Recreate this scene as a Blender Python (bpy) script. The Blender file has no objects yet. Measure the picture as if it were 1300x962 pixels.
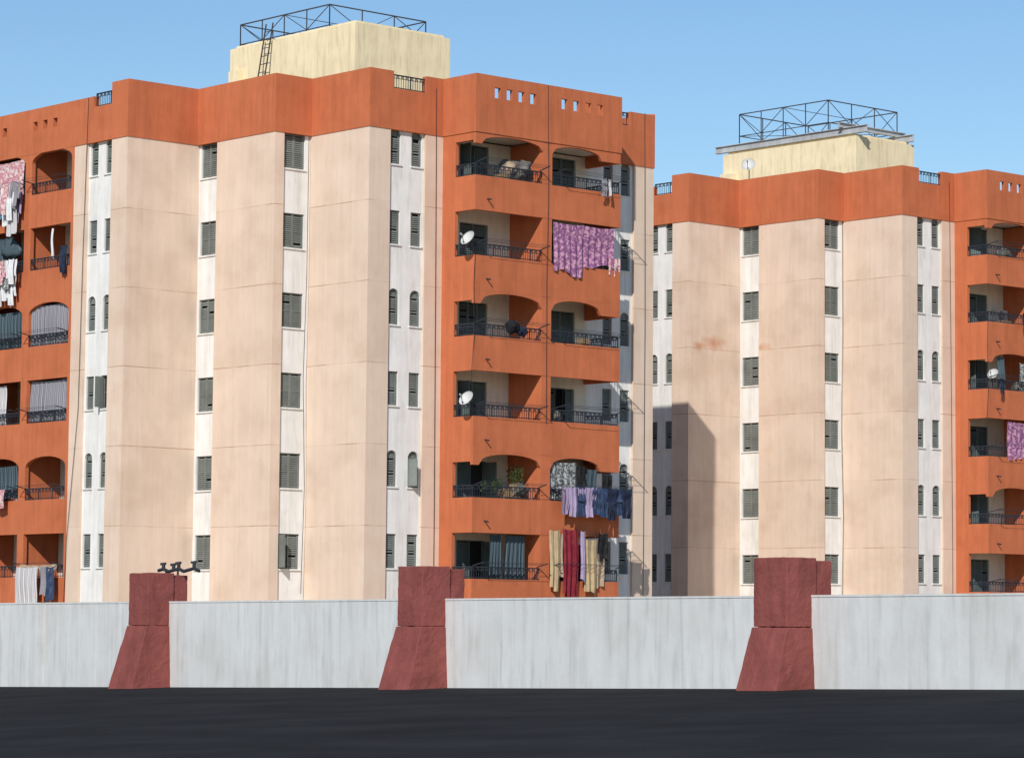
import bpy, math, random, bmesh
from mathutils import Vector, Matrix, noise

sc = bpy.context.scene
EYE = 1.72
# ------------------------------------------------------------------ materials
def new_mat(name):
    m = bpy.data.materials.new(name); m.use_nodes = True
    nt = m.node_tree
    return m, nt, nt.nodes['Principled BSDF']

def N(nt, t, **kw):
    n = nt.nodes.new(t)
    for k, v in kw.items():
        setattr(n, k, v)
    return n

def stucco(name, base, var=0.10, streak=0.5, scale=0.5, rough=0.9, bump=0.25, bscale=35, lines=False, spec=0.2, grime=0.0, stains=None, bdist=.03, drips=0.0, blotch=0.0):
    m, nt, b = new_mat(name)
    L = nt.links.new
    tc = N(nt, 'ShaderNodeTexCoord')
    n1 = N(nt, 'ShaderNodeTexNoise'); n1.inputs['Scale'].default_value = scale; n1.inputs['Detail'].default_value = 8
    n1.inputs['Roughness'].default_value = 0.62
    L(tc.outputs['Object'], n1.inputs['Vector'])
    mp = N(nt, 'ShaderNodeMapping'); mp.inputs['Scale'].default_value = (2.2, 2.2, 0.12)
    L(tc.outputs['Object'], mp.inputs['Vector'])
    n2 = N(nt, 'ShaderNodeTexNoise'); n2.inputs['Scale'].default_value = 1.6; n2.inputs['Detail'].default_value = 7
    L(mp.outputs[0], n2.inputs['Vector'])
    mx = N(nt, 'ShaderNodeMix'); mx.inputs[0].default_value = streak
    L(n1.outputs['Fac'], mx.inputs[2]); L(n2.outputs['Fac'], mx.inputs[3])
    cr = N(nt, 'ShaderNodeValToRGB')
    cr.color_ramp.elements[0].position = 0.34; cr.color_ramp.elements[1].position = 0.64
    d = 1 - var; u = 1 + var * 0.5
    cr.color_ramp.elements[0].color = (base[0]*d, base[1]*d*0.99, base[2]*d*0.97, 1)
    cr.color_ramp.elements[1].color = (min(base[0]*u, .95), min(base[1]*u, .95), min(base[2]*u, .95), 1)
    L(mx.outputs[0], cr.inputs[0])
    col = cr.outputs[0]
    def mult(col, fac, dark):
        k = N(nt, 'ShaderNodeMix', data_type='RGBA', blend_type='MULTIPLY')
        L(fac, k.inputs[0]); L(col, k.inputs[6]); k.inputs[7].default_value = dark
        return k.outputs[2]
    def patch(col, sc_, mscale, lo, hi, amt, dark):
        n3 = N(nt, 'ShaderNodeTexNoise'); n3.inputs['Scale'].default_value = sc_; n3.inputs['Detail'].default_value = 9
        mp3 = N(nt, 'ShaderNodeMapping'); mp3.inputs['Scale'].default_value = mscale
        L(tc.outputs['Object'], mp3.inputs[0]); L(mp3.outputs[0], n3.inputs[0])
        r3 = N(nt, 'ShaderNodeMapRange'); r3.inputs[1].default_value = lo; r3.inputs[2].default_value = hi
        r3.inputs[4].default_value = amt
        L(n3.outputs['Fac'], r3.inputs[0])
        return mult(col, r3.outputs[0], dark)
    if grime: col = patch(col, 3.2, (1.6, 1.6, 0.35), .5, .75, grime, (0.55, 0.5, 0.45, 1))
    if blotch: col = patch(col, .55, (1, 1, 1.3), .5, .66, blotch, (0.80, 0.74, 0.69, 1))
    if drips: col = patch(col, 5.0, (1.5, 1.5, 0.07), .56, .74, drips, (0.5, 0.47, 0.45, 1))
    if lines:
        sx = N(nt, 'ShaderNodeSeparateXYZ'); L(tc.outputs['Object'], sx.inputs[0])
        a = N(nt, 'ShaderNodeMath', operation='SUBTRACT'); L(sx.outputs['Z'], a.inputs[0]); a.inputs[1].default_value = 5.48
        a0 = N(nt, 'ShaderNodeMath', operation='DIVIDE'); L(a.outputs[0], a0.inputs[0]); a0.inputs[1].default_value = 3.0
        a1 = N(nt, 'ShaderNodeMath', operation='FRACT'); L(a0.outputs[0], a1.inputs[0])
        a2 = N(nt, 'ShaderNodeMath', operation='LESS_THAN'); L(a1.outputs[0], a2.inputs[0]); a2.inputs[1].default_value = 0.011
        nn = N(nt, 'ShaderNodeTexNoise'); nn.inputs['Scale'].default_value = 0.9; L(tc.outputs['Object'], nn.inputs[0])
        nr = N(nt, 'ShaderNodeMapRange'); nr.inputs[1].default_value = .38; nr.inputs[2].default_value = .6; nr.inputs[3].default_value=.2
        L(nn.outputs['Fac'], nr.inputs[0])
        a3 = N(nt, 'ShaderNodeMath', operation='MULTIPLY'); L(a2.outputs[0], a3.inputs[0]); L(nr.outputs[0], a3.inputs[1])
        col = mult(col, a3.outputs[0], (0.66, 0.54, 0.46, 1))
        fl = N(nt, 'ShaderNodeMath', operation='FLOOR'); L(a0.outputs[0], fl.inputs[0])
        wn = N(nt, 'ShaderNodeTexWhiteNoise', noise_dimensions='1D'); L(fl.outputs[0], wn.inputs['W'])
        wm = N(nt, 'ShaderNodeMath', operation='MULTIPLY'); L(wn.outputs['Value'], wm.inputs[0]); wm.inputs[1].default_value = .7
        col = mult(col, wm.outputs[0], (0.95, 0.94, 0.935, 1))
    if stains:
        for (cx, cy, cz, r) in stains:
            vs = N(nt, 'ShaderNodeVectorMath', operation='SUBTRACT'); L(tc.outputs['Object'], vs.inputs[0]); vs.inputs[1].default_value = (cx, cy, cz)
            vm = N(nt, 'ShaderNodeVectorMath', operation='MULTIPLY'); L(vs.outputs[0], vm.inputs[0]); vm.inputs[1].default_value = (1/r, 1/r, 2.4/r)
            ln = N(nt, 'ShaderNodeVectorMath', operation='LENGTH'); L(vm.outputs[0], ln.inputs[0])
            n5 = N(nt, 'ShaderNodeTexNoise'); n5.inputs['Scale'].default_value = 2.0; n5.inputs['Detail'].default_value = 8; L(tc.outputs['Object'], n5.inputs[0])
            ad = N(nt, 'ShaderNodeMath', operation='MULTIPLY_ADD'); L(n5.outputs['Fac'], ad.inputs[0]); ad.inputs[1].default_value = 1.8; L(ln.outputs['Value'], ad.inputs[2])
            rr = N(nt, 'ShaderNodeMapRange'); rr.inputs[1].default_value = 1.9; rr.inputs[2].default_value = .8; L(ad.outputs[0], rr.inputs[0])
            col = mult(col, rr.outputs[0], (0.80, 0.50, 0.36, 1))
    L(col, b.inputs['Base Color'])
    b.inputs['Roughness'].default_value = rough
    b.inputs['Specular IOR Level'].default_value = spec
    if bump:
        nb = N(nt, 'ShaderNodeTexNoise'); nb.inputs['Scale'].default_value = bscale; nb.inputs['Detail'].default_value = 4
        L(tc.outputs['Object'], nb.inputs['Vector'])
        nb2 = N(nt, 'ShaderNodeTexNoise'); nb2.inputs['Scale'].default_value = 1.3; nb2.inputs['Detail'].default_value = 3
        L(tc.outputs['Object'], nb2.inputs['Vector'])
        ad = N(nt, 'ShaderNodeMath', operation='MULTIPLY_ADD'); L(nb2.outputs['Fac'], ad.inputs[0]); ad.inputs[1].default_value = 2.0; L(nb.outputs['Fac'], ad.inputs[2])
        bp = N(nt, 'ShaderNodeBump'); bp.inputs['Strength'].default_value = bump; bp.inputs['Distance'].default_value = bdist
        L(ad.outputs[0], bp.inputs['Height']); L(bp.outputs[0], b.inputs['Normal'])
    return m

def cloth_mat(name, c1, c2=None, kind='plain', scale=4.0):
    m, nt, b = new_mat(name); L = nt.links.new
    b.inputs['Roughness'].default_value = 0.95; b.inputs['Specular IOR Level'].default_value = 0.1
    tc = N(nt, 'ShaderNodeTexCoord')
    c2 = c2 or tuple(x*0.75 for x in c1)
    if kind == 'stripe':
        mp = N(nt, 'ShaderNodeMapping'); L(tc.outputs['UV'], mp.inputs[0]); 
        w = N(nt, 'ShaderNodeTexWave'); w.inputs['Scale'].default_value = scale; w.inputs['Distortion'].default_value = .3
        L(mp.outputs[0], w.inputs[0]); fac = w.outputs['Fac']; lo, hi = .4, .6
    elif kind == 'floral':
        w = N(nt, 'ShaderNodeTexNoise'); w.inputs['Scale'].default_value = scale; w.inputs['Detail'].default_value = 2.5
        L(tc.outputs['Object'], w.inputs[0]); fac = w.outputs['Fac']; lo, hi = .46, .58
    else:
        w = N(nt, 'ShaderNodeTexNoise'); w.inputs['Scale'].default_value = scale; w.inputs['Detail'].default_value = 5
        L(tc.outputs['Object'], w.inputs[0]); fac = w.outputs['Fac']; lo, hi = .35, .65
    cr = N(nt, 'ShaderNodeValToRGB'); e = cr.color_ramp.elements
    e[0].position = lo; e[1].position = hi
    e[0].color = (*c1, 1); e[1].color = (*c2, 1)
    L(fac, cr.inputs[0]); L(cr.outputs[0], b.inputs['Base Color'])
    return m

PC = (0.725, 0.565, 0.45)
PINK = stucco('pink_stucco', PC, var=0.09, streak=0.4, lines=True, grime=0.10, blotch=.35, drips=.12)
PINK2 = stucco('pink_stucco_weathered', PC, var=0.10, streak=0.4, lines=True, grime=0.10, blotch=.4, drips=.15,
              stains=[(-3.5, 8.3, 14.75, .95), (-4.3, 8.3, 14.6, .6), (-1.8, 6.9, 14.6, .6)])
WHITE = stucco('white_plaster', (0.77, 0.755, 0.73), var=0.13, streak=0.55, scale=1.1, grime=0.25, drips=.25)
INNER = stucco('balcony_plaster', (0.74, 0.69, 0.60), var=0.12, streak=0.4, scale=1.0, grime=0.3)
ORANGE = stucco('orange_stucco', (0.53, 0.155, 0.068), var=0.15, streak=0.45, scale=0.8, grime=0.22, bump=.35, blotch=.3, drips=.22)
YELLOW = stucco('yellow_stucco', (0.83, 0.70, 0.46), var=0.13, streak=0.4, scale=0.8, grime=0.4, drips=.3)
ROOF = stucco('roof_screed', (0.35, 0.31, 0.26), var=0.2)
SHUT = stucco('shutter_paint', (0.19, 0.205, 0.19), var=0.3, streak=.3, scale=1.2, rough=.6, bump=0)
SHUT2 = stucco('shutter_paint_green', (0.13, 0.17, 0.17), var=0.3, streak=.3, scale=1.2, rough=.6, bump=0)
DARK = stucco('dark_interior', (0.025, 0.025, 0.027), var=0.3, bump=0)
METAL = stucco('railing_paint', (0.03, 0.035, 0.045), var=0.3, rough=.5, bump=0)
STEEL = stucco('rusty_steel', (0.06, 0.052, 0.05), var=0.3, rough=.7, bump=0)
GREYST = stucco('galvanised_beam', (0.42, 0.43, 0.44), var=0.25, rough=.6, bump=0)
DISH = stucco('dish_enamel', (0.55, 0.55, 0.53), var=0.15, rough=.5, bump=0)
CONC = stucco('white_concrete', (0.635, 0.64, 0.635), var=0.10, streak=0.5, scale=0.6, grime=0.28, bump=.3, bscale=9, bdist=.012, blotch=.3, drips=.3)
RED = stucco('red_painted_concrete', (0.25, 0.072, 0.062), var=0.25, streak=0.3, scale=1.4, grime=0.35, bump=.5, bscale=14)
MATS = [PINK, WHITE, INNER, ORANGE, YELLOW, ROOF, SHUT, SHUT2, DARK, METAL, STEEL, GREYST, DISH, CONC, RED]
pk, wh, inn, org, yel, rf, sh, sh2, dk, met, stl, gst, dsh, con, red = range(15)

# ------------------------------------------------------------------ mesh builder
class MB:
    def __init__(self): self.v = []; self.f = []; self.m = []
    def poly(self, pts, mat):
        n = len(self.v); self.v += [tuple(p) for p in pts]
        self.f.append(tuple(range(n, n+len(pts)))); self.m.append(mat)
    def prism(self, foot, z0, z1, mat):
        n = len(foot); b = [(p[0], p[1], z0) for p in foot]; t = [(p[0], p[1], z1) for p in foot]
        self.poly(b[::-1], mat); self.poly(t, mat)
        for i in range(n):
            j = (i+1) % n
            self.poly([b[i], b[j], t[j], t[i]], mat)
    def box(self, x0, x1, y0, y1, z0, z1, mat):
        self.prism([(x0, y0), (x1, y0), (x1, y1), (x0, y1)], z0, z1, mat)
    def fbox(self, F, s0, s1, d0, d1, z0, z1, mat):
        self.prism([F(s0, d0)[:2], F(s1, d0)[:2], F(s1, d1)[:2], F(s0, d1)[:2]], z0, z1, mat)
    def bar(self, p, q, r, mat, n=4):
        p = Vector(p); q = Vector(q); a = (q-p)
        if a.length < 1e-5: return
        a.normalize(); up = Vector((0, 0, 1)) if abs(a.z) < .95 else Vector((1, 0, 0))
        u = a.cross(up).normalized(); w = a.cross(u)
        A = []; B = []
        for i in range(n):
            t = 2*math.pi*(i+.5)/n
            o = (u*math.cos(t)+w*math.sin(t))*r
            A.append(p+o); B.append(q+o)
        for i in range(n):
            j = (i+1) % n; self.poly([A[i], A[j], B[j], B[i]], mat)
        self.poly(A, mat); self.poly(B[::-1], mat)
    def obj(self, name, parent=None, matrix=None, mats=None, smooth=False):
        me = bpy.data.meshes.new(name); me.from_pydata(self.v, [], self.f)
        mats = mats or MATS
        used = sorted(set(self.m)); rem = {u: i for i, u in enumerate(used)}
        for u in used: me.materials.append(mats[u])
        for p, k in zip(me.polygons, self.m):
            p.material_index = rem[k]; p.use_smooth = smooth
        me.update()
        o = bpy.data.objects.new(name, me); sc.collection.objects.link(o)
        if parent: o.parent = parent
        if matrix is not None: o.matrix_world = matrix
        return o

def frame(ox, oy, sx, sy, dx, dy):
    return lambda s, d, z=0.0: (ox+sx*s+dx*d, oy+sy*s+dy*d, z)

def opening_curve(o):
    a, b = o['a'], o['b']; zt = o['z1']; r = o.get('rise', 0)
    if r <= 0: return [(a, zt), (b, zt)]
    n = 12; w = (b-a)/2; c = (a+b)/2
    return [(c - w*math.cos(math.pi*i/n), zt - r + r*math.sin(math.pi*i/n)) for i in range(n+1)]

def panel(mb, F, s0, s1, z0, z1, off, mat, ops=(), reveal=.16, rmat=None):
    rmat = mat if rmat is None else rmat
    q = lambda a, b, c, d, m=mat: mb.poly([F(a, off, c), F(b, off, c), F(b, off, d), F(a, off, d)], m)
    cols = sorted(set((o['a'], o['b']) for o in ops))
    cur = s0
    for (a, b) in cols:
        if a > cur: q(cur, a, z0, z1)
        zc = z0
        for o in sorted([o for o in ops if (o['a'], o['b']) == (a, b)], key=lambda o: o['z0']):
            q(a, b, zc, o['z0'])
            cv = opening_curve(o); zt = o['z1']+.02
            for (x, z), (x2, z2) in zip(cv[:-1], cv[1:]):
                mb.poly([F(x, off, z), F(x2, off, z2), F(x2, off, zt), F(x, off, zt)], mat)
                mb.poly([F(x, off, z), F(x, off+reveal, z), F(x2, off+reveal, z2), F(x2, off, z2)], rmat)
            mb.poly([F(a, off, o['z0']), F(b, off, o['z0']), F(b, off+reveal, o['z0']), F(a, off+reveal, o['z0'])], rmat)
            for x, zz in ((a, cv[0][1]), (b, cv[-1][1])):
                mb.poly([F(x, off, o['z0']), F(x, off+reveal, o['z0']), F(x, off+reveal, zz), F(x, off, zz)], rmat)
            zc = zt
        q(a, b, zc, z1)
        cur = b
    if s1 > cur: q(cur, s1, z0, z1)

def window(mb, F, o, off, rng, mat=sh, leaves=2, pop=.22):
    """louvred shutters in a frame, set inside the reveal"""
    a, b, z0, z1 = o['a'], o['b'], o['z0'], o['z1']; r = o.get('rise', 0)
    d = off + .07
    mb.poly([F(a, off+.155, z0), F(b, off+.155, z0), F(b, off+.155, z1), F(a, off+.155, z1)], dk)
    t = .045; zs = z1-r
    mb.fbox(F, a, b, d, d+.05, z0, z0+t, mat)
    if r <= 0: mb.fbox(F, a, b, d, d+.05, z1-t, z1, mat)
    for x in (a, b-t): mb.fbox(F, x, x+t, d, d+.05, z0+t, (zs if r else z1-t), mat)
    if r > 0:
        cv = opening_curve(o)
        c = (a+b)/2
        for (x, z), (x2, z2) in zip(cv[:-1], cv[1:]):
            xi, zi = c+(x-c)*.8, zs+(z-zs)*.8; xj, zj = c+(x2-c)*.8, zs+(z2-zs)*.8
            mb.poly([F(x, d, z), F(x2, d, z2), F(xj, d, zj), F(xi, d, zi)], mat)
        mb.poly([F(c+(x-c)*.8, d+.03, zs+(z-zs)*.8) for x, z in cv], mat)
        mb.fbox(F, a+t, b-t, d, d+.05, zs-t, zs, mat)
        top = zs-t
    else: top = z1-t
    w = (b-a-2*t)/leaves
    zmid = z0+(top-z0)*.5
    openleaf = rng.choice(range(leaves)) if rng.random() < pop else -1
    for k in range(leaves):
        x0 = a+t+k*w; x1 = x0+w
        if k == openleaf:
            hx = x0 if k == 0 else x1
            ang = rng.uniform(1.0, 1.9)
            sgn = 1 if k == 0 else -1
            p0 = F(hx, d-.01); p1 = F(hx+sgn*w*math.cos(ang), d-.01-w*math.sin(ang))
            p2 = F(hx+sgn*w*math.cos(ang)+.03*math.sin(ang)*sgn, d-.01-w*math.sin(ang)+.03*math.cos(ang)); p3 = F(hx+.03*math.sin(ang)*sgn, d-.01+.03*math.cos(ang))
            mb.prism([p0[:2], p1[:2], p2[:2], p3[:2]], z0+t, top, mat)
            mb.fbox(F, x0, x0+.03, d+.04, d+.07, z0+t, top, mat); mb.fbox(F, x1-.03, x1, d+.04, d+.07, z0+t, top, mat)
            mb.fbox(F, x0+.03, x1-.03, d+.04, d+.07, zmid, zmid+.03, mat)
            continue
        mb.fbox(F, x0+.004, x0+.05, d-.02, d+.03, z0+t, top, mat)
        mb.fbox(F, x1-.05, x1-.004, d-.02, d+.03, z0+t, top, mat)
        mb.fbox(F, x0+.05, x1-.05, d-.02, d+.03, zmid-.03, zmid+.03, mat)
        z = z0+t+.01
        while z < top-.06:
            if abs(z+.03-zmid) > .06:
                mb.poly([F(x0+.05, d-.012, z), F(x1-.05, d-.012, z), F(x1-.05, d+.02, z+.07), F(x0+.05, d+.02, z+.07)], mat)
                if rng.random() < .03: z += .078   # missing slat
            z += .078

def railing(mb, p, q, z0, z1, rng):
    p = Vector((p[0], p[1], 0)); q = Vector((q[0], q[1], 0)); L = (q-p).length; u = (q-p)/L
    at = lambda t, z: (p+u*t)+Vector((0, 0, z))
    mb.bar(at(0, z1), at(L, z1), .032, met)
    mb.bar(at(0, z1-.12), at(L, z1-.12), .016, met)
    mb.bar(at(0, z0+.05), at(L, z0+.05), .02, met)
    n = max(1, round(L/.115))
    for i in range(n+1):
        t = L*i/n
        mb.bar(at(t, z0), at(t, z1), .024 if i % 8 == 0 else .0105, met)
        if i < n and i % 2 == 0:
            mb.bar(at(t, z1-.12), at(t+L/n, z1), .01, met)
            mb.bar(at(t, z1), at(t+L/n, z1-.12), .01, met)

def arch_fill(mb, F, s0, s1, ztop, zspring, zcrown, d0, d1, mat, n=16):
    pts = []
    for i in range(n+1):
        t = i/n
        x = s0+(s1-s0)*t
        pts.append((x, zspring+(zcrown-zspring)*math.sqrt(max(0, 1-(2*t-1)**2))**.8))
    for (x, z), (x2, z2) in zip(pts[:-1], pts[1:]):
        for d in (d0, d1):
            mb.poly([F(x, d, z), F(x2, d, z2), F(x2, d, ztop), F(x, d, ztop)], mat)
        mb.poly([F(x, d0, z), F(x2, d0, z2), F(x2, d1, z2), F(x, d1, z)], mat)
    for x in (s0, s1):
        mb.poly([F(x, d0, zspring), F(x, d1, zspring), F(x, d1, ztop), F(x, d0, ztop)], mat)

ROWS = [4.6+3*k for k in range(6)]
ZB, ZT, Z0 = 20.22, 22.42, -.35

def apartment(loc, seed, pent, truss, beams=False, pinkmat=None):
    rng = random.Random(seed)
    e = bpy.data.objects.new('apartment_building', None); sc.collection.objects.link(e)
    M = Matrix.Translation((loc[0], loc[1], 0)) @ Matrix.Rotation(math.radians(42), 4, 'Z')
    e.matrix_world = M
    mats = list(MATS)
    if pinkmat: mats[pk] = pinkmat
    W = MB(); WN = MB(); B = MB(); R = MB(); P = MB()
    L0 = (-4.995, 21); R4 = (-4.995, 8.335); R3 = (-1.737, 8.335); R2 = (-1.737, 3.43); R1 = (0, 3.43); C = (0, 0)
    D = (3.587, 0); E = (3.587, -1.87); Fp = (11.1, -1.87); F2 = (11.1, 0); G = (14.75, 0); H = (14.75, 21)
    OFF = .11
    def fr(p, q):
        dx, dy = q[0]-p[0], q[1]-p[1]; L = math.hypot(dx, dy); dx /= L; dy /= L
        return frame(p[0], p[1], dx, dy, -dy, dx), L
    def small(c, F):
        ops = []
        for k, z in enumerate(ROWS):
            ar = (k % 2 == 1)
            ops.append(dict(a=c-.255, b=c+.255, z0=z-.64, z1=z+(.70 if ar else .62), rise=.25 if ar else 0))
        return ops
    def big(a, b):
        return [dict(a=a, b=b, z0=z-.68, z1=z+.62) for z in ROWS]
    def strip(F, a, b, opslists, leaves, zt=ZB, m=wh):
        ops = sum(opslists, [])
        panel(W, F, a, b, Z0, zt, OFF, m, ops)
        for s in (a, b):
            W.poly([F(s, 0, Z0), F(s, OFF, Z0), F(s, OFF, zt), F(s, 0, zt)], pk)
        for o in ops: window(WN, F, o, OFF, rng, sh, leaves, .12 if leaves == 2 else .05)
        for o in ops:
            W.fbox(F, o['a']-.05, o['b']+.05, OFF-.05, OFF+.01, o['z0']-.06, o['z0']-.005, m)
    # --- left run with loggias
    F, L = fr(L0, R4)
    c1, c2 = (6.165, 8.965), (2.965, 5.715)
    lops = []
    for k, z in enumerate(ROWS):
        for (a, b) in (c1, c2):
            lops.append(dict(a=a, b=b, z0=z-1.0, z1=z+.68, rise=.42 if k % 2 else 0))
    panel(W, F, 0, 9.115, Z0, ZB, -.02, org, lops, reveal=.17)
    W.poly([F(9.115, -.02, Z0), F(9.115, 0, Z0), F(9.115, 0, ZB), F(9.115, -.02, ZB)], org)
    for (a, b) in (c1, c2):
        ia, ib = a-.12, b+.1
        for k, z in enumerate(ROWS):
            zf, zcx = z-1.6, z+.95
            W.poly([F(ia, 1.7, zf), F(ib, 1.7, zf), F(ib, 1.7, zcx), F(ia, 1.7, zcx)], inn)
            W.poly([F(ia, .15, zf), F(ia, 1.7, zf), F(ia, 1.7, zcx), F(ia, .15, zcx)], org)
            W.poly([F(ib, .15, zf), F(ib, 1.7, zf), F(ib, 1.7, zcx), F(ib, .15, zcx)], org)
            W.poly([F(ia, .15, zf), F(ib, .15, zf), F(ib, 1.7, zf), F(ia, 1.7, zf)], inn)
            W.poly([F(ia, .15, zcx), F(ib, .15, zcx), F(ib, 1.7, zcx), F(ia, 1.7, zcx)], inn)
            dd = 1.55
            WN.fbox(F, a+.5, a+1.75, dd, dd+.1, zf, zf+2.1, sh2)
            for x in (a+.5, a+1.09, a+1.69):
                WN.fbox(F, x, x+.06, dd-.04, dd, zf, zf+2.1, sh2)
            railing(R, F(a, .03)[:2], F(b, .03)[:2], z-1.0, z-.56, rng)
    panel(W, F, 9.115, 9.965, Z0, ZB, 0, pk)
    strip(F, 9.965, 11.615, [small(L-1.34, F), small(L-2.34, F)], 1)
    panel(W, F, 11.615, L, Z0, ZB, 0, pk)
    F, L = fr(R4, R3); panel(W, F, 0, L, Z0, ZB, 0, pk)
    F, L = fr(R3, R2)
    strip(F, .0, 1.27, [big(.14, 1.16)], 2); panel(W, F, 1.27, L, Z0, ZB, 0, pk)
    F, L = fr(R2, R1)
    panel(W, F, 0, .43, Z0, ZB, 0, pk); strip(F, .43, L, [big(.47, 1.5)], 2)
    F, L = fr(R1, C); panel(W, F, 0, L, Z0, ZB, 0, pk)
    # --- C-G
    F, L = fr(C, G)
    panel(W, F, 0, 1.02, Z0, ZB, 0, pk)
    strip(F, 1.02, 2.72, [small(1.34, F), small(2.38, F)], 1)
    panel(W, F, 2.72, 3.587, Z0, ZB, 0, pk)
    dops = []
    for k, z in enumerate(ROWS):
        for a in (4.45, 9.0):
            dops.append(dict(a=a, b=a+1.45, z0=z-1.6, z1=z+.48))
    panel(W, F, 3.587, 11.1, Z0, ZB, 0, inn, dops)
    for o in dops:
        window(WN, F, o, 0, rng, sh2, 2 if rng.random() < .8 else 3, .35)
    strip(F, 11.1, 13.66, [small(12.32, F), small(13.28, F)], 1)
    panel(W, F, 13.66, L, Z0, ZB, 0, pk)
    F, L = fr(G, H)
    gops = small(2.4, F)+small(8.0, F)
    panel(W, F, 0, L, Z0, ZB, 0, pk, gops)
    for o in gops: window(WN, F, o, 0, rng, sh, 1)
    F, L = fr(H, L0); panel(W, F, 0, L, Z0, ZB, 0, pk)
    W.obj('walls', e, mats=mats)
    WN.obj('windows', e, mats=mats)
    # --- parapet band (mitred path)
    path = [L0, R4, R3, R2, R1, C, D, E, Fp, F2, G, H]
    n = len(path)
    def off_pt(i, d):
        p, c, q = Vector(path[i-1]), Vector(path[i]), Vector(path[(i+1) % n])
        a = (c-p).normalized(); b = (q-c).normalized()
        na = Vector((-a.y, a.x)); nb = Vector((-b.y, b.x))
        return c+na*d+nb*d
    OUT, INN = -.03, .22
    sections = {
        0: [(0, 9.7, 22.02), (9.7, 10.4, 22.02), (10.4, 11.6, 21.6), (11.6, None, ZT)],
        5: [(0, 1.12, ZT), (1.12, 2.72, 21.78), (2.72, None, ZT)],
        9: [(0, 1.0, ZT-.12), (1.0, 2.3, 21.78), (2.3, None, ZT-.06)],
    }
    for i in range(n):
        p, q = path[i], path[(i+1) % n]
        Fe, L = fr(p, q)
        o0, o1, i0, i1 = off_pt(i, OUT), off_pt((i+1) % n, OUT), off_pt(i, INN), off_pt((i+1) % n, INN)
        if i == 7:
            continue
        for (s0, s1, zt) in sections.get(i, [(0, None, ZT)]):
            A = o0 if s0 == 0 else Vector(Fe(s0, OUT)[:2]); Bq = i0 if s0 == 0 else Vector(Fe(s0, INN)[:2])
            Cq = o1 if s1 is None else Vector(Fe(s1, OUT)[:2]); Dq = i1 if s1 is None else Vector(Fe(s1, INN)[:2])
            if i == 0 and s0 < 9.7:
                ops = [dict(a=x, b=x+.3, z0=21.15, z1=21.5) for x in (2.6, 3.3, 4.0, 6.2, 6.9, 7.6)]
                panel(P, Fe, s0, s1, ZB, zt, OUT, org, ops, reveal=.25)
                panel(P, Fe, s0, s1, ZB, zt, INN, org, ops, reveal=0.001)
                P.poly([Fe(s0, OUT, zt), Fe(s1, OUT, zt), Fe(s1, INN, zt), Fe(s0, INN, zt)], org)
                P.poly([Fe(s0, OUT, ZB), Fe(s1, OUT, ZB), Fe(s1, INN, ZB), Fe(s0, INN, ZB)], org)
                continue
            P.prism([A[:], Cq[:], Dq[:], Bq[:]], ZB, zt, org)
            if zt < 21.9 and s1 is not None:
                railing(R, Fe(s0, .1)[:2], Fe(s1, .1)[:2], zt, zt+.52, rng)
    Fe, L = fr(E, Fp)
    ops = [dict(a=x-.15, b=x+.15, z0=21.58, z1=21.98) for x in (1.05, 1.65, 2.25, 2.85, 4.47, 5.1, 5.73, 6.36)]
    a, b = -.03, L+.03
    panel(P, Fe, a, b, ZB, ZT, OUT, org, ops, reveal=.15)
    panel(P, Fe, .22, L-.22, ZB, ZT, .12, org, ops, reveal=.001)
    P.poly([Fe(a, OUT, ZT), Fe(b, OUT, ZT), Fe(L-.22, .12, ZT), Fe(.22, .12, ZT)], org)
    P.poly([Fe(a, OUT, ZB), Fe(b, OUT, ZB), Fe(L-.22, INN, ZB), Fe(.22, INN, ZB)], org)
    P.poly([(x, y, 20.75) for x, y in path], rf)
    P.obj('parapet', e, mats=mats)
    # --- projecting balconies
    F = frame(E[0], E[1], 1, 0, 0, 1)
    DEP = 1.87; LW = 7.513
    B.fbox(F, .02, LW-.02, .02, DEP, Z0, ROWS[0]-2.3, org)
    B.fbox(F, 0, .16, DEP-.72, DEP, ROWS[0]-2.3, ZB-.002, org)
    B.fbox(F, 3.42, 3.9, .012, DEP, ROWS[0]-2.3, ZB-.002, org)
    B.fbox(F, .16, LW-.16, .16, DEP, ZB+.05, ZB+.3, inn)
    for k, z in enumerate(ROWS):
        s0, s1 = z-2.3, z-1.0
        B.fbox(F, 0, LW, 0, .15, s0, s1, org)
        B.fbox(F, .003, .15, .15, DEP-.72, s0, s1, org)
        B.fbox(F, LW-.15, LW, .15, DEP-.002, s0, s1, org)
        B.fbox(F, .15, 3.42, .15, DEP-.001, z-1.9, z-1.6, inn)
        B.fbox(F, 3.9, LW-.15, .15, DEP-.001, z-1.9, z-1.6, inn)
        # drain spout
        B.bar(F(.6, .05, s0+.45), F(.6, -.22, s0+.40), .03, met, 6)
        zt = z+.7 if k < 5 else ZB
        if k % 2:
            B.fbox(F, .004, .3, .004, .146, z+.2, zt, org)
            arch_fill(B, F, .3, 3.42, zt, z+.2, zt-.06, .004, .146, org)
            arch_fill(B, F, 3.9, 6.5, zt, z+.2, zt-.06, .004, .146, org)
            B.fbox(F, 6.5, LW-.004, .004, .146, z+.2, zt, org)
            B.fbox(F, .004, .146, .146, DEP-.72, z+.32, zt, org)
            B.fbox(F, LW-.146, LW-.004, .146, DEP-.01, z+.2, zt, org)
        railing(R, F(.05, .06)[:2], F(3.42, .06)[:2], s1, z-.56, rng)
        railing(R, F(3.9, .06)[:2], F(LW-.05, .06)[:2], s1, z-.56, rng)
        railing(R, F(.06, .06)[:2], F(.06, DEP-.72)[:2], s1, z-.56, rng)
        railing(R, F(LW-.06, .06)[:2], F(LW-.06, DEP)[:2], s1, z-.56, rng)
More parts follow.
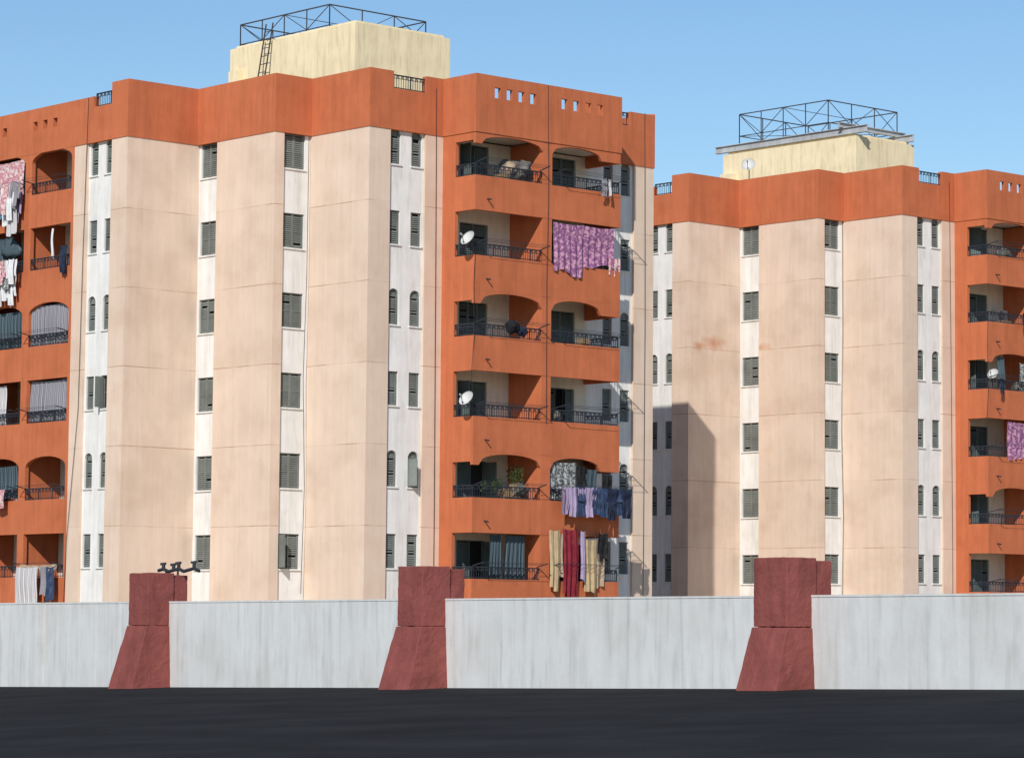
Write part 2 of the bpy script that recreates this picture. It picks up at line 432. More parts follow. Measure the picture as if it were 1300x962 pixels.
        for (a, b) in ((.1, 3.3), (4.0, 7.4)):
            if rng.random() < .8:
                zz = z-.52+rng.uniform(-.05, .1); o = rng.uniform(.45, .7)
                for s in (a, b):
                    R.bar(F(s, .06, zz-.05), F(s, -o, zz+.08), .022, met)
                for t in (.35, .65, 1.0):
                    R.bar(F(a, -o*t, zz+.08*t), F(b, -o*t, zz+.08*t), .008, met)
    Fl, L = fr(L0, R4)
    for (a, b) in ((c1), (c2)):
        for z in ROWS:
            if rng.random() < .8:
                o = .5; zz = z-.5
                for s in (a+.05, b-.05): R.bar(Fl(s, .03, zz-.05), Fl(s, -o, zz+.05), .022, met)
                for t in (.5, 1.0): R.bar(Fl(a, -o*t, zz+.05*t), Fl(b, -o*t, zz+.05*t), .008, met)
    B.obj('balconies', e, mats=mats)
    def cable(pts, r=.011):
        for p, q in zip(pts[:-1], pts[1:]): R.bar(p, q, r, met)
    cable([(-5.04, 10.95, 22), (-5.05, 11.1, 16), (-5.05, 11.2, 10), (-5.05, 11.8, 5), (-5.05, 12, 0)])
    cable([(-.2, 3.35+.0, 20.2), (-.25, 3.3, 15), (-.35, 3.3, 11), (-.2, 3.32, 7), (-.3, 3.32, 3)])
    cable([(3.2, -.04, 22), (3.25, -.05, 14), (3.3, -.05, 6), (3.3, -.05, 0)])
    cable([(14.2, -.04, 22.4), (14.25, -.05, 14), (14.2, -.05, 0)])
    # loose aerial leads from the dishes
    cable([(3.6, -1.9, 16), (3.5, -1.93, 14.5), (3.56, -1.92, 12.6), (3.4, -1.95, 11), (3.55, -1.92, 10)], .009)
    cable([(7.2, -1.91, 22.4), (7.25, -1.92, 18), (7.18, -1.93, 15), (7.22, -1.92, 9.5)], .009)
    R.obj('railings', e, mats=mats)
    # --- tank house on the roof
    T = MB()
    x0, x1, y0, y1, zt = pent
    T.box(x0, x1, y0, y1, 20.75, zt, yel)
    T.box(x0+.35, x1-.5, y1, y1+.55, 20.75, zt-.85, yel)
    T.box(x0-.3, x0, y1-.9, y1-.3, 20.75, zt-1.0, yel)
    T.box(x0+.18, x1-.18, y0+.18, y1-.18, zt, zt+.12, yel)
    if not beams:
        for yy in (y0+5.2, y0+5.65):
            T.bar((x0-.9, yy, 20.9), (x0-.05, yy, zt+.7), .03, stl)
        for i in range(14):
            t = (i+1)/15
            T.bar((x0-.9+.85*t, y0+5.2, 20.9+(zt-20.2)*t), (x0-.9+.85*t, y0+5.65, 20.9+(zt-20.2)*t), .018, stl)
    T.obj('rooftop_tank_house', e, mats=mats)
    # --- lattice frame
    T = MB(); x0, x1, y0, y1, za, zb = truss; r = .025
    nx, ny = 3, 4
    xs = [x0+(x1-x0)*i/nx for i in range(nx+1)]; ys = [y0+(y1-y0)*i/ny for i in range(ny+1)]
    for z, rr in ((za, r), (zb, r*1.25)):
        T.bar((x0, y0, z), (x1, y0, z), rr, stl); T.bar((x0, y1, z), (x1, y1, z), rr, stl)
        T.bar((x0, y0, z), (x0, y1, z), rr, stl); T.bar((x1, y0, z), (x1, y1, z), rr, stl)
    for y in (y0, y1):
        for i, x in enumerate(xs):
            T.bar((x, y, pent[4]), (x, y, zb), r, stl)
            if i < nx:
                a, b = (za, zb) if i % 2 else (zb, za)
                T.bar((x, y, a), (xs[i+1], y, b), r*.7, stl)
    for x in (x0, x1):
        for i, y in enumerate(ys):
            T.bar((x, y, pent[4]), (x, y, zb), r, stl)
            if i < ny:
                a, b = (za, zb) if i % 2 else (zb, za)
                T.bar((x, y, a), (x, ys[i+1], b), r*.7, stl)
    T.bar((x0, ys[2], zb), (x1, ys[2], zb), r*.7, stl)
    T.bar((x0, y0, za), (x1, y1, za), r*.7, stl); T.bar((x0, y1, za), (x1, y0, za), r*.7, stl)
    if beams:
        def ibeam(p, q, h, w, z):
            d = Vector((q[0]-p[0], q[1]-p[1])).normalized(); nn = Vector((-d.y, d.x))
            P0, Q0 = Vector(p), Vector(q)
            f = lambda hw: [(P0-nn*hw)[:], (Q0-nn*hw)[:], (Q0+nn*hw)[:], (P0+nn*hw)[:]]
            T.prism(f(w/2), z, z+.035, gst); T.prism(f(w/2), z+h-.035, z+h, gst); T.prism(f(.02), z+.035, z+h-.035, gst)
        zt = pent[4]+.125
        ibeam((pent[0]+.12, pent[2]-.6), (pent[0]+.12, pent[3]+.6), .34, .2, zt)
        ibeam((pent[1]-.3, pent[2]-.2), (pent[1]-.3, pent[3]-.4), .34, .2, zt)
        ibeam((pent[0]-.2, pent[2]+.9), (pent[1]+.35, pent[2]+.9), .24, .2, zt+.345)
    T.obj('rooftop_lattice', e, mats=mats)
    return M, fr(L0, R4)[0], F

MA, FLA, FBA = apartment((-5.33, 112.3), 3, (3.3, 8.2, 5.0, 13.1, 25.29), (4.4, 9.45, 8.0, 13.9, 25.75, 26.58))
MBm, FLB, FBB = apartment((17.25, 135.1), 11, (3.7, 7.85, 6.0, 14.6, 24.87), (4.0, 8.94, 8.0, 13.8, 25.75, 26.82), beams=True, pinkmat=PINK2)

# ------------------------------------------------------------------ satellite dishes
def dish(M, x, y, z, r, az, mount):
    mb = MB(); nr, na = 5, 20
    aim = Vector((math.cos(az)*math.cos(.6), math.sin(az)*math.cos(.6), math.sin(.6)))
    u = aim.cross(Vector((0, 0, 1))).normalized(); v = u.cross(aim)
    c = Vector((x, y, z))
    P = lambda rr, t: c+u*(rr*.92*math.cos(t))+v*(rr*math.sin(t))+aim*(rr*rr/(r*2.2))
    for i in range(nr):
        a, b = r*i/nr, r*(i+1)/nr
        for j in range(na):
            t0, t1 = 2*math.pi*j/na, 2*math.pi*(j+1)/na
            pts = [P(a, t0), P(b, t0), P(b, t1), P(a, t1)] if i else [P(0, 0), P(b, t0), P(b, t1)]
            mb.poly(pts, dsh)
    for j in range(na):
        mb.bar(P(r, 2*math.pi*j/na), P(r, 2*math.pi*(j+1)/na), .012, gst)
    f = c+aim*r*1.3-v*r*.35
    mb.bar(P(r, -math.pi/2), f, .013, met)
    mb.bar(f, f+aim*.1, .035, gst, 8)
    mb.bar(f, f-aim*.06, .02, gst, 8)
    mb.bar(c-aim*.01, c-aim*.12, .04, met, 8)
    mb.bar(c-aim*.1, Vector(mount), .022, met, 6)
    mb.bar(Vector(mount), Vector(mount)-Vector((0, 0, .35)), .022, met, 6)
    mb.obj('satellite_dish', matrix=M, smooth=False)
dish(MA, 3.25, -1.95, 16.1, .31, math.radians(185), (3.6, -1.85, 16.05))
dish(MA, 3.25, -1.95, 10.15, .31, math.radians(190), (3.6, -1.85, 10.05))
dish(MBm, -1.75, 7.7, 23.0, .34, math.radians(215), (-1.62, 7.8, 22.6))
dish(MBm, 3.9, -1.95, 13.2, .27, math.radians(195), (4.0, -1.8, 13.0))

# air-conditioner outdoor units on balcony back walls
def ac_unit(M, x, y, z):
    mb = MB(); w, h, d = .8, .58, .3
    mb.box(x, x+w, y-d, y, z, z+h, dsh)
    cx, cz = x+w*.42, z+h/2; r = .23; yf = y-d-.004
    mb.poly([(cx+r*math.cos(2*math.pi*i/24), yf, cz+r*math.sin(2*math.pi*i/24)) for i in range(24)], dk)
    for rr in (.08, .13, .18, .23):
        for i in range(24):
            a, b = 2*math.pi*i/24, 2*math.pi*(i+1)/24
            mb.bar((cx+rr*math.cos(a), yf-.012, cz+rr*math.sin(a)), (cx+rr*math.cos(b), yf-.012, cz+rr*math.sin(b)), .007, dsh)
    for i in range(6):
        a = math.pi*i/3; mb.bar((cx, yf-.012, cz), (cx+r*math.cos(a), yf-.012, cz+r*math.sin(a)), .006, dsh)
    for xx in (x+.1, x+w-.1):
        mb.bar((xx, y, z-.03), (xx, y-d-.05, z-.03), .02, met); mb.bar((xx, y, z-.3), (xx, y-d, z-.04), .015, met)
    mb.bar((x+w, y-.1, z+.15), (x+w+.18, y-.01, z+.1), .02, wh); mb.bar((x+w+.18, y-.02, z+.1), (x+w+.18, y-.02, z+.9), .02, wh)
    mb.obj('air_conditioner', matrix=M)
ac_unit(MBm, 6.15, -.01, 15.85)

# ------------------------------------------------------------------ laundry and curtains
CM = {
 'purple': cloth_mat('purple_floral_cloth', (0.22, 0.09, 0.20), (0.52, 0.27, 0.38), 'floral', 9),
 'pinkfl': cloth_mat('pink_floral_cloth', (0.48, 0.2, 0.24), (0.62, 0.52, 0.48), 'floral', 10),
 'greyfl': cloth_mat('grey_pattern_cloth', (0.10, 0.11, 0.12), (0.42, 0.42, 0.4), 'floral', 12),
 'stripe': cloth_mat('grey_striped_cloth', (0.16, 0.15, 0.17), (0.34, 0.33, 0.36), 'stripe', 12),
 'wstripe': cloth_mat('white_striped_cloth', (0.62, 0.6, 0.58), (0.35, 0.33, 0.36), 'stripe', 7),
 'jeans': cloth_mat('denim', (0.025, 0.042, 0.09), (0.06, 0.085, 0.15)),
 'navy': cloth_mat('navy_cloth', (0.015, 0.02, 0.04), (0.03, 0.04, 0.07)),
 'black': cloth_mat('black_cloth', (0.012, 0.012, 0.014), (0.03, 0.03, 0.03)),
 'red': cloth_mat('dark_red_cloth', (0.17, 0.015, 0.03), (0.22, 0.03, 0.04)),
 'cream': cloth_mat('cream_cloth', (0.47, 0.36, 0.21), (0.38, 0.28, 0.17)),
 'beige': cloth_mat('beige_cloth', (0.42, 0.32, 0.23), (0.34, 0.25, 0.18)),
 'white': cloth_mat('white_cloth', (0.7, 0.7, 0.7), (0.6, 0.6, 0.62)),
 'blue': cloth_mat('blue_cloth', (0.07, 0.19, 0.34), (0.1, 0.26, 0.42)),
 'lilac': cloth_mat('lilac_cloth', (0.30, 0.23, 0.36), (0.38, 0.3, 0.43)),
 'teal': cloth_mat('teal_curtain_cloth', (0.035, 0.06, 0.075), (0.10, 0.13, 0.15), 'stripe', 6),
 'tarp': cloth_mat('grey_tarpaulin', (0.10, 0.095, 0.09), (0.2, 0.18, 0.16)),
 'carton': cloth_mat('cardboard', (0.32, 0.22, 0.13), (0.26, 0.18, 0.11)),
 'leaf': cloth_mat('potted_foliage', (0.03, 0.055, 0.02), (0.07, 0.10, 0.035), 'plain', 9),
}
CK = list(CM); CL = [CM[k] for k in CK]
class Cloth:
    def __init__(s, F, seed): s.F = F; s.v = []; s.f = []; s.m = []; s.uv = []; s.r = random.Random(seed)
    def sheet(s, s0, s1, d, z0, z1, mat, folds=4, amp=.06, rag=.05, taper=1.0, skew=0.0):
        nS, nZ = 28, 10; ph = s.r.uniform(0, 6); ph2 = s.r.uniform(0, 6); n0 = len(s.v); c = (s0+s1)/2
        for j in range(nZ+1):
            v = j/nZ
            for i in range(nS+1):
                t = i/nS
                x = s0+(s1-s0)*t
                x = c+(x-c)*(1+(taper-1)*v)+skew*v
                bott = z0+rag*math.sin(t*4+ph)+rag*.4*math.sin(t*9+ph2)
                sag = .04*math.sin(math.pi*t)*(1-v)
                z = z1+(bott-z1)*v-sag
                dd = d+amp*(.35+.65*v)*(math.sin(2*math.pi*folds*t+ph+v*.9)+.45*math.sin(2*math.pi*folds*2.3*t+ph2))+.03*math.sin(v*5+ph)
                s.v.append(s.F(x, dd, z)); s.uv.append((t, v))
        for j in range(nZ):
            for i in range(nS):
                a = n0+j*(nS+1)+i
                s.f.append((a, a+1, a+nS+2, a+nS+1)); s.m.append(CK.index(mat))
    def trousers(s, x, d, z, h, mat, w=.42):
        s.sheet(x, x+w, d, z-h*.5, z, mat, 1, .015, .005)
        s.sheet(x+.005, x+w*.50, d, z-h, z-h*.44, mat, 1, .02, .01, .94, -.005)
        s.sheet(x+w*.50, x+w-.005, d+.01, z-h, z-h*.44, mat, 1, .02, .01, .94, .005)
    def shirt(s, x, d, z, h, mat, w=.5):
        s.sheet(x, x+w, d, z-h, z, mat, 2, .03, .02)
        s.sheet(x-.17, x+.03, d+.01, z-h*.75, z-.02, mat, 1, .02, .02, .8, -.03)
        s.sheet(x+w-.03, x+w+.17, d+.01, z-h*.7, z-.02, mat, 1, .02, .02, .8, .03)
    def lump(s, x, d, z, rx, rd, rz, mat, seed=0):
        bm = bmesh.new(); bmesh.ops.create_icosphere(bm, subdivisions=3, radius=1)
        n0 = len(s.v)
        for v in bm.verts:
            k = 1+.38*noise.noise(v.co*1.8+Vector((seed, 0, 0)))+.15*noise.noise(v.co*4.5+Vector((seed, 3, 0)))
            s.v.append(s.F(x+v.co.x*rx*k, d+v.co.y*rd*k, z+v.co.z*rz*k)); s.uv.append((v.co.x, v.co.z))
        for f in bm.faces: s.f.append(tuple(n0+v.index for v in f.verts)); s.m.append(CK.index(mat))
        bm.free()
    def leaves(s, x, d, z, r, n=120):
        for _ in range(n):
            a = Vector((s.r.gauss(0, 1), s.r.gauss(0, 1), s.r.gauss(0, 1))).normalized()*r*s.r.uniform(.3, 1)
            c = (x+a.x, d+a.y, z+a.z*1.2)
            n0 = len(s.v)
            u = [s.r.uniform(-.05, .05) for _ in range(6)]
            for k in ((0, 0, 0), (u[0], u[1], .07), (u[2], u[3], .09), (u[4], .03, .03)):
                s.v.append(s.F(c[0]+k[0], c[1]+k[1], c[2]+k[2]-.04)); s.uv.append((0, 0))
            s.f.append((n0, n0+1, n0+2, n0+3)); s.m.append(CK.index('leaf'))
    def crate(s, x0, x1, d0, d1, z0, z1, mat):
        n0 = len(s.v)
        for z in (z0, z1):
            for (a, b) in ((x0, d0), (x1, d0), (x1, d1), (x0, d1)):
                s.v.append(s.F(a, b, z)); s.uv.append((a, z))
        for f in ((0, 1, 2, 3), (4, 5, 6, 7), (0, 1, 5, 4), (1, 2, 6, 5), (2, 3, 7, 6), (3, 0, 4, 7)):
            s.f.append(tuple(n0+i for i in f)); s.m.append(CK.index(mat))
    def obj(s, name, M):
        me = bpy.data.meshes.new(name); me.from_pydata(s.v, [], s.f)
        used = sorted(set(s.m)); rem = {u: i for i, u in enumerate(used)}
        for u in used: me.materials.append(CL[u])
        uvl = me.uv_layers.new(name='UVMap')
        for p, k in zip(me.polygons, s.m):
            p.material_index = rem[k]; p.use_smooth = CK[k] not in ('carton', 'leaf')
            for li, vi in zip(p.loop_indices, p.vertices): uvl.data[li].uv = s.uv[vi]
        me.update()
        o = bpy.data.objects.new(name, me); sc.collection.objects.link(o); o.matrix_world = M
        return o
Z = ROWS
c = Cloth(FBA, 1); c.sheet(3.95, 5.5, -.05, Z[4]-1.35, Z[4]+.6, 'purple', 5, .05, .12); c.sheet(5.4, 7.1, -.03, Z[4]-.95, Z[4]+.6, 'purple', 5, .05, .08)
c.sheet(6.9, 7.5, .0, Z[4]-1.2, Z[4]-.5, 'pinkfl', 2, .05, .05); c.obj('balcony_curtain', MA)
c = Cloth(FBA, 2); c.sheet(3.95, 5.35, .12, Z[1]-1.0, Z[1]+.5, 'greyfl', 4, .04, .04)
c.sheet(5.4, 5.9, .12, Z[1]-.8, Z[1]+.4, 'black', 2, .04, .05); c.sheet(5.95, 6.5, .2, Z[1]-.9, Z[1]+.3, 'teal', 2, .04, .05)
c.sheet(6.7, 7.2, .1, Z[1]-.9, Z[1]+.1, 'black', 2, .04, .05); c.obj('balcony_curtain', MA)
c = Cloth(FBA, 3)
x = 4.3
for i, m in enumerate(['lilac', 'jeans', 'lilac', 'jeans', 'jeans', 'navy', 'jeans', 'navy']):
    if m == 'lilac': c.shirt(x+.05, -.6, Z[1]-.45, 1.15, m, .42)
    else: c.trousers(x, -.6-.03*(i % 3), Z[1]-.44, 1.05+.09*(i % 3), m, .46)
    x += .40
x = 4.15
for i, m in enumerate(['lilac', 'jeans', 'lilac', 'jeans', 'navy', 'navy', 'blue', 'navy']):
    c.sheet(x, x+.44, -.36-.02*(i % 2), Z[1]-1.5+.1*(i % 3), Z[1]-.48, m, 1, .03, .02); x += .41
c.obj('hanging_laundry', MA)
c = Cloth(FBA, 4)
c.sheet(3.72, 4.25, -.2, Z[0]-1.35, Z[0]+.9, 'cream', 2, .05, .08, .8); c.sheet(4.4, 5.2, -.22, Z[0]-1.55, Z[0]+.95, 'red', 3, .06, .08, .9)
c.sheet(5.45, 6.2, -.2, Z[0]-1.45, Z[0]+.6, 'cream', 2, .05, .1, .75); c.sheet(4.1, 4.5, -.12, Z[0]-.9, Z[0]+.8, 'beige', 2, .04, .08)
c.sheet(6.2, 6.7, -.2, Z[0]-.2, Z[0]+.85, 'black', 2, .05, .06); c.sheet(5.9, 6.6, -.12, Z[0]-1.2, Z[0]+.1, 'beige', 2, .05, .06); c.sheet(5.25, 5.5, -.3, Z[0]-1.0, Z[0]+.9, 'lilac', 1, .04, .06)
c.obj('hanging_laundry', MA)
c = Cloth(FBA, 5); c.sheet(1.1, 1.65, .3, Z[0]-1.2, Z[0]+.68, 'teal', 4, .05, .02, 1.2); c.sheet(1.9, 2.85, .3, Z[0]-1.2, Z[0]+.68, 'teal', 5, .06, .02, 1.2)
c.obj('balcony_curtain', MA)
c = Cloth(FBA, 6); c.lump(2.0, .1, Z[3]-.55, .32, .16, .26, 'black', 1); c.lump(2.5, .1, Z[3]-.68, .25, .14, .2, 'navy', 2); c.obj('hanging_laundry', MA)
c = Cloth(FBA, 7); c.trousers(6.2, -.3, Z[5]-.5, .7, 'stripe', .3); c.sheet(6.6, 6.75, -.3, Z[5]-1.2, Z[5]-.5, 'wstripe', 1, .03, .03); c.obj('hanging_laundry', MA)
# stored things on balconies
c = Cloth(FBA, 30); c.lump(2.5, .75, Z[5]-.6, .6, .45, .5, 'tarp', 5); c.lump(2.9, .55, Z[5]-.4, .35, .3, .3, 'tarp', 6); c.crate(1.7, 2.2, .5, 1.0, Z[5]-1.6, Z[5]-.75, 'carton')
c.lump(2.2, .5, Z[5]-.5, .25, .25, .28, 'beige', 9); c.obj('stored_household_goods', MA)
c = Cloth(FBA, 31); c.lump(2.7, .5, Z[1]-.65, .35, .35, .3, 'tarp', 11); c.crate(2.0, 2.5, .4, .8, Z[1]-1.6, Z[1]-.6, 'carton'); c.obj('stored_household_goods', MA)
c = Cloth(FBA, 34); c.leaves(2.5, .4, Z[1]-.1, .38, 200); c.leaves(1.5, .3, Z[1]-.5, .25, 120); c.leaves(.9, .3, Z[1]-.6, .2, 90); c.crate(2.35, 2.65, .3, .6, Z[1]-1.0, Z[1]-.4, 'carton'); c.obj('potted_plant', MA)
c = Cloth(FBA, 32); c.crate(6.6, 7.2, .4, .9, Z[4]-1.6, Z[4]-.7, 'carton'); c.lump(6.2, .5, Z[4]-.75, .35, .3, .3, 'pinkfl', 15); c.obj('stored_household_goods', MA)
c = Cloth(FBA, 35); c.lump(4.6, .6, Z[2]-.8, .3, .3, .3, 'tarp', 25); c.crate(5.9, 6.3, .4, .8, Z[3]-1.6, Z[3]-.7, 'carton'); c.obj('stored_household_goods', MA)
c = Cloth(FBB, 33); c.crate(1.7, 2.3, .5, 1.0, Z[4]-1.6, Z[4]-.8, 'carton'); c.lump(2.8, .5, Z[3]-.8, .35, .3, .35, 'tarp', 18); c.lump(1.9, .6, Z[5]-.8, .4, .3, .3, 'tarp', 21); c.obj('stored_household_goods', MBm)
# building A, left loggias
c = Cloth(FLA, 8)
c.sheet(3.0, 5.6, -.05, Z[5]-.9, Z[5]+.5, 'pinkfl', 7, .05, .08); c.obj('balcony_curtain', MA)
c = Cloth(FLA, 9)
for i, m in enumerate(['blue', 'wstripe', 'white', 'white', 'pinkfl', 'white', 'stripe']):
    c.shirt(3.1+i*.40, -.5+.03*(i % 2), Z[5]-.45, 1.0+.25*(i % 3), m, .38)
for i, m in enumerate(['white', 'black', 'blue', 'white', 'navy', 'lilac']):
    c.shirt(3.2+i*.42, -.3+.03*(i % 2), Z[5]-.8, 1.0+.3*(i % 2), m, .38)
c.sheet(4.9, 5.6, -.35, Z[4]+.5, Z[5]-.7, 'wstripe', 2, .05, .05, 1.0, .1)
c.obj('hanging_laundry', MA)
c = Cloth(FLA, 10)
for i, m in enumerate(['stripe', 'white', 'wstripe', 'white', 'pinkfl', 'greyfl', 'white']):
    c.shirt(3.1+i*.38, -.5+.04*(i % 2), Z[4]-.5, 1.0+.2*(i % 2), m, .38)
for i, m in enumerate(['white', 'stripe', 'white', 'wstripe', 'white', 'white']):
    c.shirt(3.0+i*.42, -.35+.04*(i % 2), Z[4]-1.1, 1.0+.2*(i % 2), m, .38)
c.lump(4.6, .15, Z[4]+.0, .6, .2, .45, 'teal', 40)
c.sheet(3.0, 4.6, .2, Z[4]-.5, Z[4]+.55, 'teal', 4, .05, .05)
c.obj('hanging_laundry', MA)
c = Cloth(FLA, 11); c.sheet(3.0, 5.6, .1, Z[3]-.9, Z[3]+.5, 'teal', 8, .05, .03); c.obj('balcony_curtain', MA)
c = Cloth(FLA, 12); c.sheet(6.2, 8.9, .12, Z[3]-.95, Z[3]+.62, 'stripe', 9, .05, .03); c.obj('balcony_curtain', MA)
c = Cloth(FLA, 13); c.sheet(6.2, 8.95, .12, Z[2]-.95, Z[2]+.65, 'stripe', 9, .05, .03); c.obj('balcony_curtain', MA)
c = Cloth(FLA, 14); c.sheet(3.0, 4.4, .15, Z[2]-.95, Z[2]+.6, 'wstripe', 5, .05, .03); c.obj('balcony_curtain', MA)
c = Cloth(FLA, 15); c.sheet(3.2, 5.4, .15, Z[1]-.9, Z[1]+.4, 'teal', 5, .05, .03); c.obj('balcony_curtain', MA)
c = Cloth(FLA, 16); c.sheet(3.2, 5.3, -.4, Z[1]-1.25, Z[1]-.55, 'pinkfl', 4, .04, .05); c.obj('hanging_laundry', MA)
c = Cloth(FLA, 17); c.sheet(6.4, 7.9, -.45, Z[0]-2.1, Z[0]-.6, 'wstripe', 4, .06, .06); c.sheet(7.95, 8.4, -.4, Z[0]-1.7, Z[0]-.6, 'stripe', 2, .05, .05)
c.sheet(8.45, 8.95, -.4, Z[0]-1.9, Z[0]-.6, 'jeans', 2, .05, .05); c.sheet(3.3, 4.6, -.4, Z[0]-1.4, Z[0]-.6, 'beige', 3, .05, .05); c.obj('hanging_laundry', MA)
c = Cloth(FLA, 18); c.sheet(6.3, 8.9, -.3, Z[0]-.75, Z[0]-.5, 'beige', 4, .1, .03); c.sheet(8.5, 9.0, -.2, Z[4]-1.3, Z[4]-.2, 'navy', 2, .06, .05, .6); c.sheet(7.5, 7.62, .1, Z[4]-.6, Z[4]+.6, 'white', 2, .03, .02)
c.obj('hanging_laundry', MA)
# building B
c = Cloth(FBB, 20); c.sheet(1.3, 3.4, .0, Z[2]-1.1, Z[2]+.6, 'purple', 6, .05, .04); c.obj('balcony_curtain', MBm)
c = Cloth(FBB, 21); c.sheet(.9, 1.4, .15, Z[3]-.9, Z[3]+.5, 'teal', 3, .05, .03); c.sheet(2.4, 2.8, .15, Z[3]-1.0, Z[3]+.3, 'greyfl', 2, .05, .03); c.sheet(.5,.8,-.3,Z[3]-1.2,Z[3]-.5,'navy',1,.04,.03); c.obj('balcony_curtain', MBm)
c = Cloth(FBB, 22); c.sheet(2.0, 2.6, -.4, Z[4]-1.1, Z[4]-.5, 'navy', 2, .05, .03); c.obj('hanging_laundry', MBm)

# ------------------------------------------------------------------ boundary wall with buttress pillars
S = Vector((.6, -.8)); Dn = Vector((.8, .6)); O = Vector((-10.01, 81.0))
FW = frame(O.x, O.y, S.x, S.y, Dn.x, Dn.y)
ztop = lambda s: 2.385+.0027*s
w = MB()
joints = [(-60, -43), (-42.98, -24.5), (-24.48, -6.02), (-5.76, 70)]
for a2, b2 in joints:
    foot = [FW(a2, .65)[:2], FW(b2, .65)[:2], FW(b2, .90)[:2], FW(a2, .90)[:2]]
    zz = [ztop(a2), ztop(b2), ztop(b2), ztop(a2)]
    bt = [(p[0], p[1], -.3) for p in foot]; tp = [(p[0], p[1], z) for p, z in zip(foot, zz)]
    w.poly(tp, con)
    for i in range(4):
        j = (i+1) % 4; w.poly([bt[i], bt[j], tp[j], tp[i]], con)
    foot = [FW(a2, .638)[:2], FW(b2, .638)[:2], FW(b2, .912)[:2], FW(a2, .912)[:2]]
    bt = [(p[0], p[1], z-.03) for p, z in zip(foot, zz)]; tp = [(p[0], p[1], z+.012) for p, z in zip(foot, zz)]
    w.poly(tp, con); w.poly(bt[::-1], con)
    for i in range(4):
        j = (i+1) % 4; w.poly([bt[i], bt[j], tp[j], tp[i]], con)
w.fbox(FW, -6.05, -5.7, .80, .88, -.3, 2.34, con)
w.obj('boundary_wall')

def pillar(s):
    mb = MB()
    zo = .0027*s; zj = 1.755+zo; zt = 3.13+zo
    lower = [(s-.14, -.56), (s+1.12, -.56), (s+1.12, 1.3), (s-.14, 1.3)]
    upper = [(s-.02, -.03), (s+1.01, -.03), (s+1.01, 1.2), (s-.02, 1.2)]
    bt = [FW(a, d, -.05) for a, d in lower]; tp = [FW(a, d, zj) for a, d in upper]
    mb.poly(bt[::-1], red); mb.poly(tp, red)
    for i in range(4):
        j = (i+1) % 4; mb.poly([bt[i], bt[j], tp[j], tp[i]], red)
    mb.fbox(FW, s, s+.99, 0, .78, zj+.012, zt, red)
    mb.fbox(FW, s+.06, s+.93, .06, .7, zj-.01, zj+.02, dk)
    mb.fbox(FW, s+.05, s+.94, .78, 1.22, zj-.001, zt-.05, red)
    o = mb.obj('wall_pillar')
    bm = bmesh.new(); bm.from_mesh(o.data); bmesh.ops.remove_doubles(bm, verts=bm.verts, dist=.0001)
    bmesh.ops.recalc_face_normals(bm, faces=bm.faces)
    bm.to_mesh(o.data); bm.free()
    bv = o.modifiers.new('bevel', 'BEVEL'); bv.width = .025; bv.segments = 2; bv.limit_method = 'ANGLE'
    sb = o.modifiers.new('sub', 'SUBSURF'); sb.subdivision_type = 'SIMPLE'; sb.levels = 4; sb.render_levels = 4
    tx = bpy.data.textures.new('rough', 'CLOUDS'); tx.noise_scale = .22
    dp = o.modifiers.new('disp', 'DISPLACE'); dp.texture = tx; dp.strength = .035; dp.texture_coords = 'LOCAL'
    return o
for i in range(-3, 5): pillar(12.375*i)

# pipe fittings seen above the coping by the left pillar
pz = MB()
prev = None
rr_ = random.Random(5)
for i in range(9):
    s = -.2+i*.26; z = 3.22+.04*math.sin(i*2.1)
    p = FW(s, 1.0, z)
    if prev: pz.bar(prev, p, .045, met, 8)
    if i in (1, 3, 4, 7):
        h = rr_.uniform(.08, .16)
        pz.bar(p, (p[0], p[1], z+h), .05, met, 8); pz.bar((p[0]-.09, p[1], z+h), (p[0]+.07, p[1], z+h+.02), .035, met, 8)
    prev = p
for s in (.2, .8): pz.bar(FW(s, 1.0, 3.0), FW(s, 1.0, 3.25), .03, met, 6)
pz.obj('water_pipe')

# ------------------------------------------------------------------ ground, road
GROUND = stucco('sandy_ground', (0.36, 0.29, 0.20), var=.2, streak=0, scale=.2)
ASPH = stucco('asphalt', (0.026, 0.026, 0.027), var=.3, streak=0, scale=.4, rough=.95, bump=.3, bscale=30, spec=.05)
g = MB(); R_ = 3000
g.poly([(-R_, -R_, -.3), (R_, -R_, -.3), (R_, R_, -.3), (-R_, R_, -.3)], 0)
g.obj('ground', mats=[GROUND])
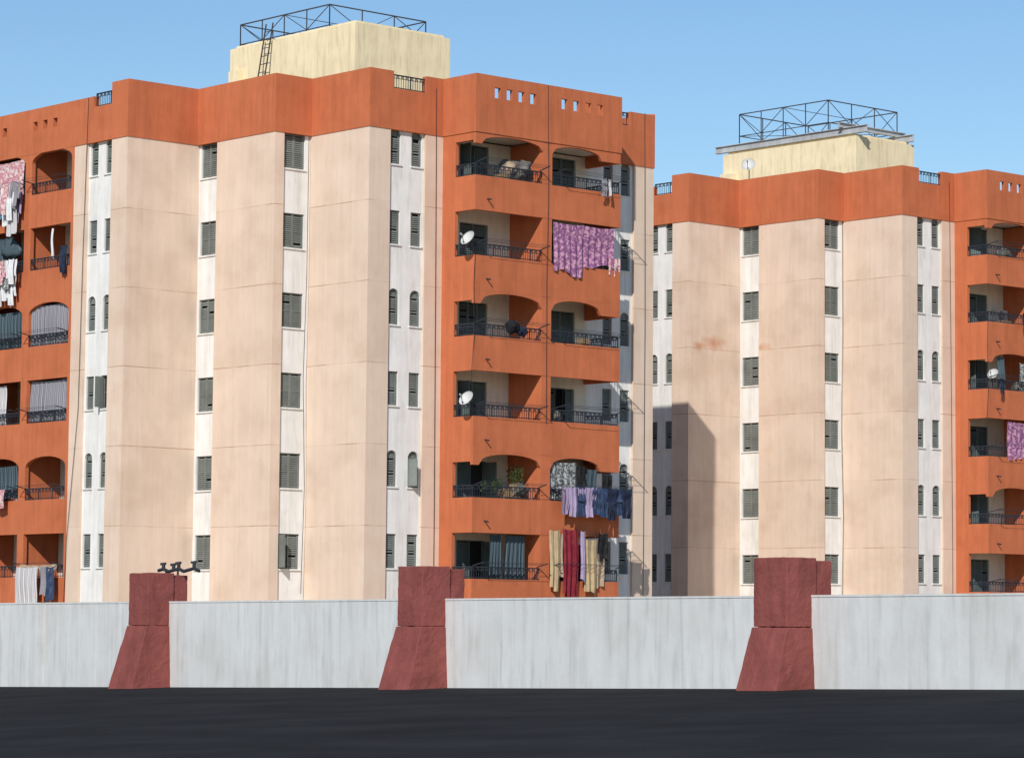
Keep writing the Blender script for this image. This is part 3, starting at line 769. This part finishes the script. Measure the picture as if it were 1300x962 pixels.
# road climbs gently to the right (ramp): plane z = a + bX + cY
rz = lambda p: (p[0], p[1], .12+.0369*p[0]+.0047*p[1])
g = MB()
g.poly([rz(FW(-20, .648)), rz(FW(-20, -70)), rz(FW(75, -70)), rz(FW(75, .648))], 0)
g.poly([rz(FW(75, .648)), rz(FW(75, -70)), (*FW(75.5, -70)[:2], -.4), (*FW(75.5, .648)[:2], -.4)], 0)
g.obj('road', mats=[ASPH])

# ------------------------------------------------------------------ light
az = math.radians(12); el = math.radians(34.5)
to_sun = Vector((-math.sin(az)*math.cos(el), -math.cos(az)*math.cos(el), math.sin(el)))
sd = bpy.data.lights.new('sun', 'SUN'); sd.energy = 4.2; sd.angle = math.radians(.53); sd.color = (1, .96, .89)
so = bpy.data.objects.new('sun', sd); sc.collection.objects.link(so)
so.rotation_mode = 'QUATERNION'; so.rotation_quaternion = (-to_sun).to_track_quat('-Z', 'Y'); so.location = (0, 0, 60)
wd = bpy.data.worlds.new('World'); sc.world = wd; wd.use_nodes = True
nt = wd.node_tree; bg = nt.nodes['Background']
sky = nt.nodes.new('ShaderNodeTexSky'); sky.sky_type = 'NISHITA'; sky.sun_disc = False
sky.sun_elevation = el; sky.sun_rotation = math.radians(192); sky.air_density = 1.0; sky.dust_density = 0.0; sky.ozone_density = 2.5
hs = nt.nodes.new('ShaderNodeHueSaturation'); hs.inputs['Saturation'].default_value = 1.14
nt.links.new(sky.outputs[0], hs.inputs['Color'])
nt.links.new(hs.outputs[0], bg.inputs[0]); bg.inputs[1].default_value = 0.112

# ------------------------------------------------------------------ camera
cd = bpy.data.cameras.new('camera'); cd.sensor_width = 36; cd.lens = 108; cd.shift_y = -45/1300
cd.clip_start = .5; cd.clip_end = 8000
co = bpy.data.objects.new('camera', cd); sc.collection.objects.link(co)
co.matrix_world = Matrix.Translation((0, 0, EYE)) @ Matrix.Rotation(math.radians(95.33), 4, 'X') @ Matrix.Rotation(math.radians(.5), 4, 'Z')
sc.camera = co
sc.view_settings.view_transform = 'Standard'; sc.view_settings.look = 'None'; sc.view_settings.exposure = 0
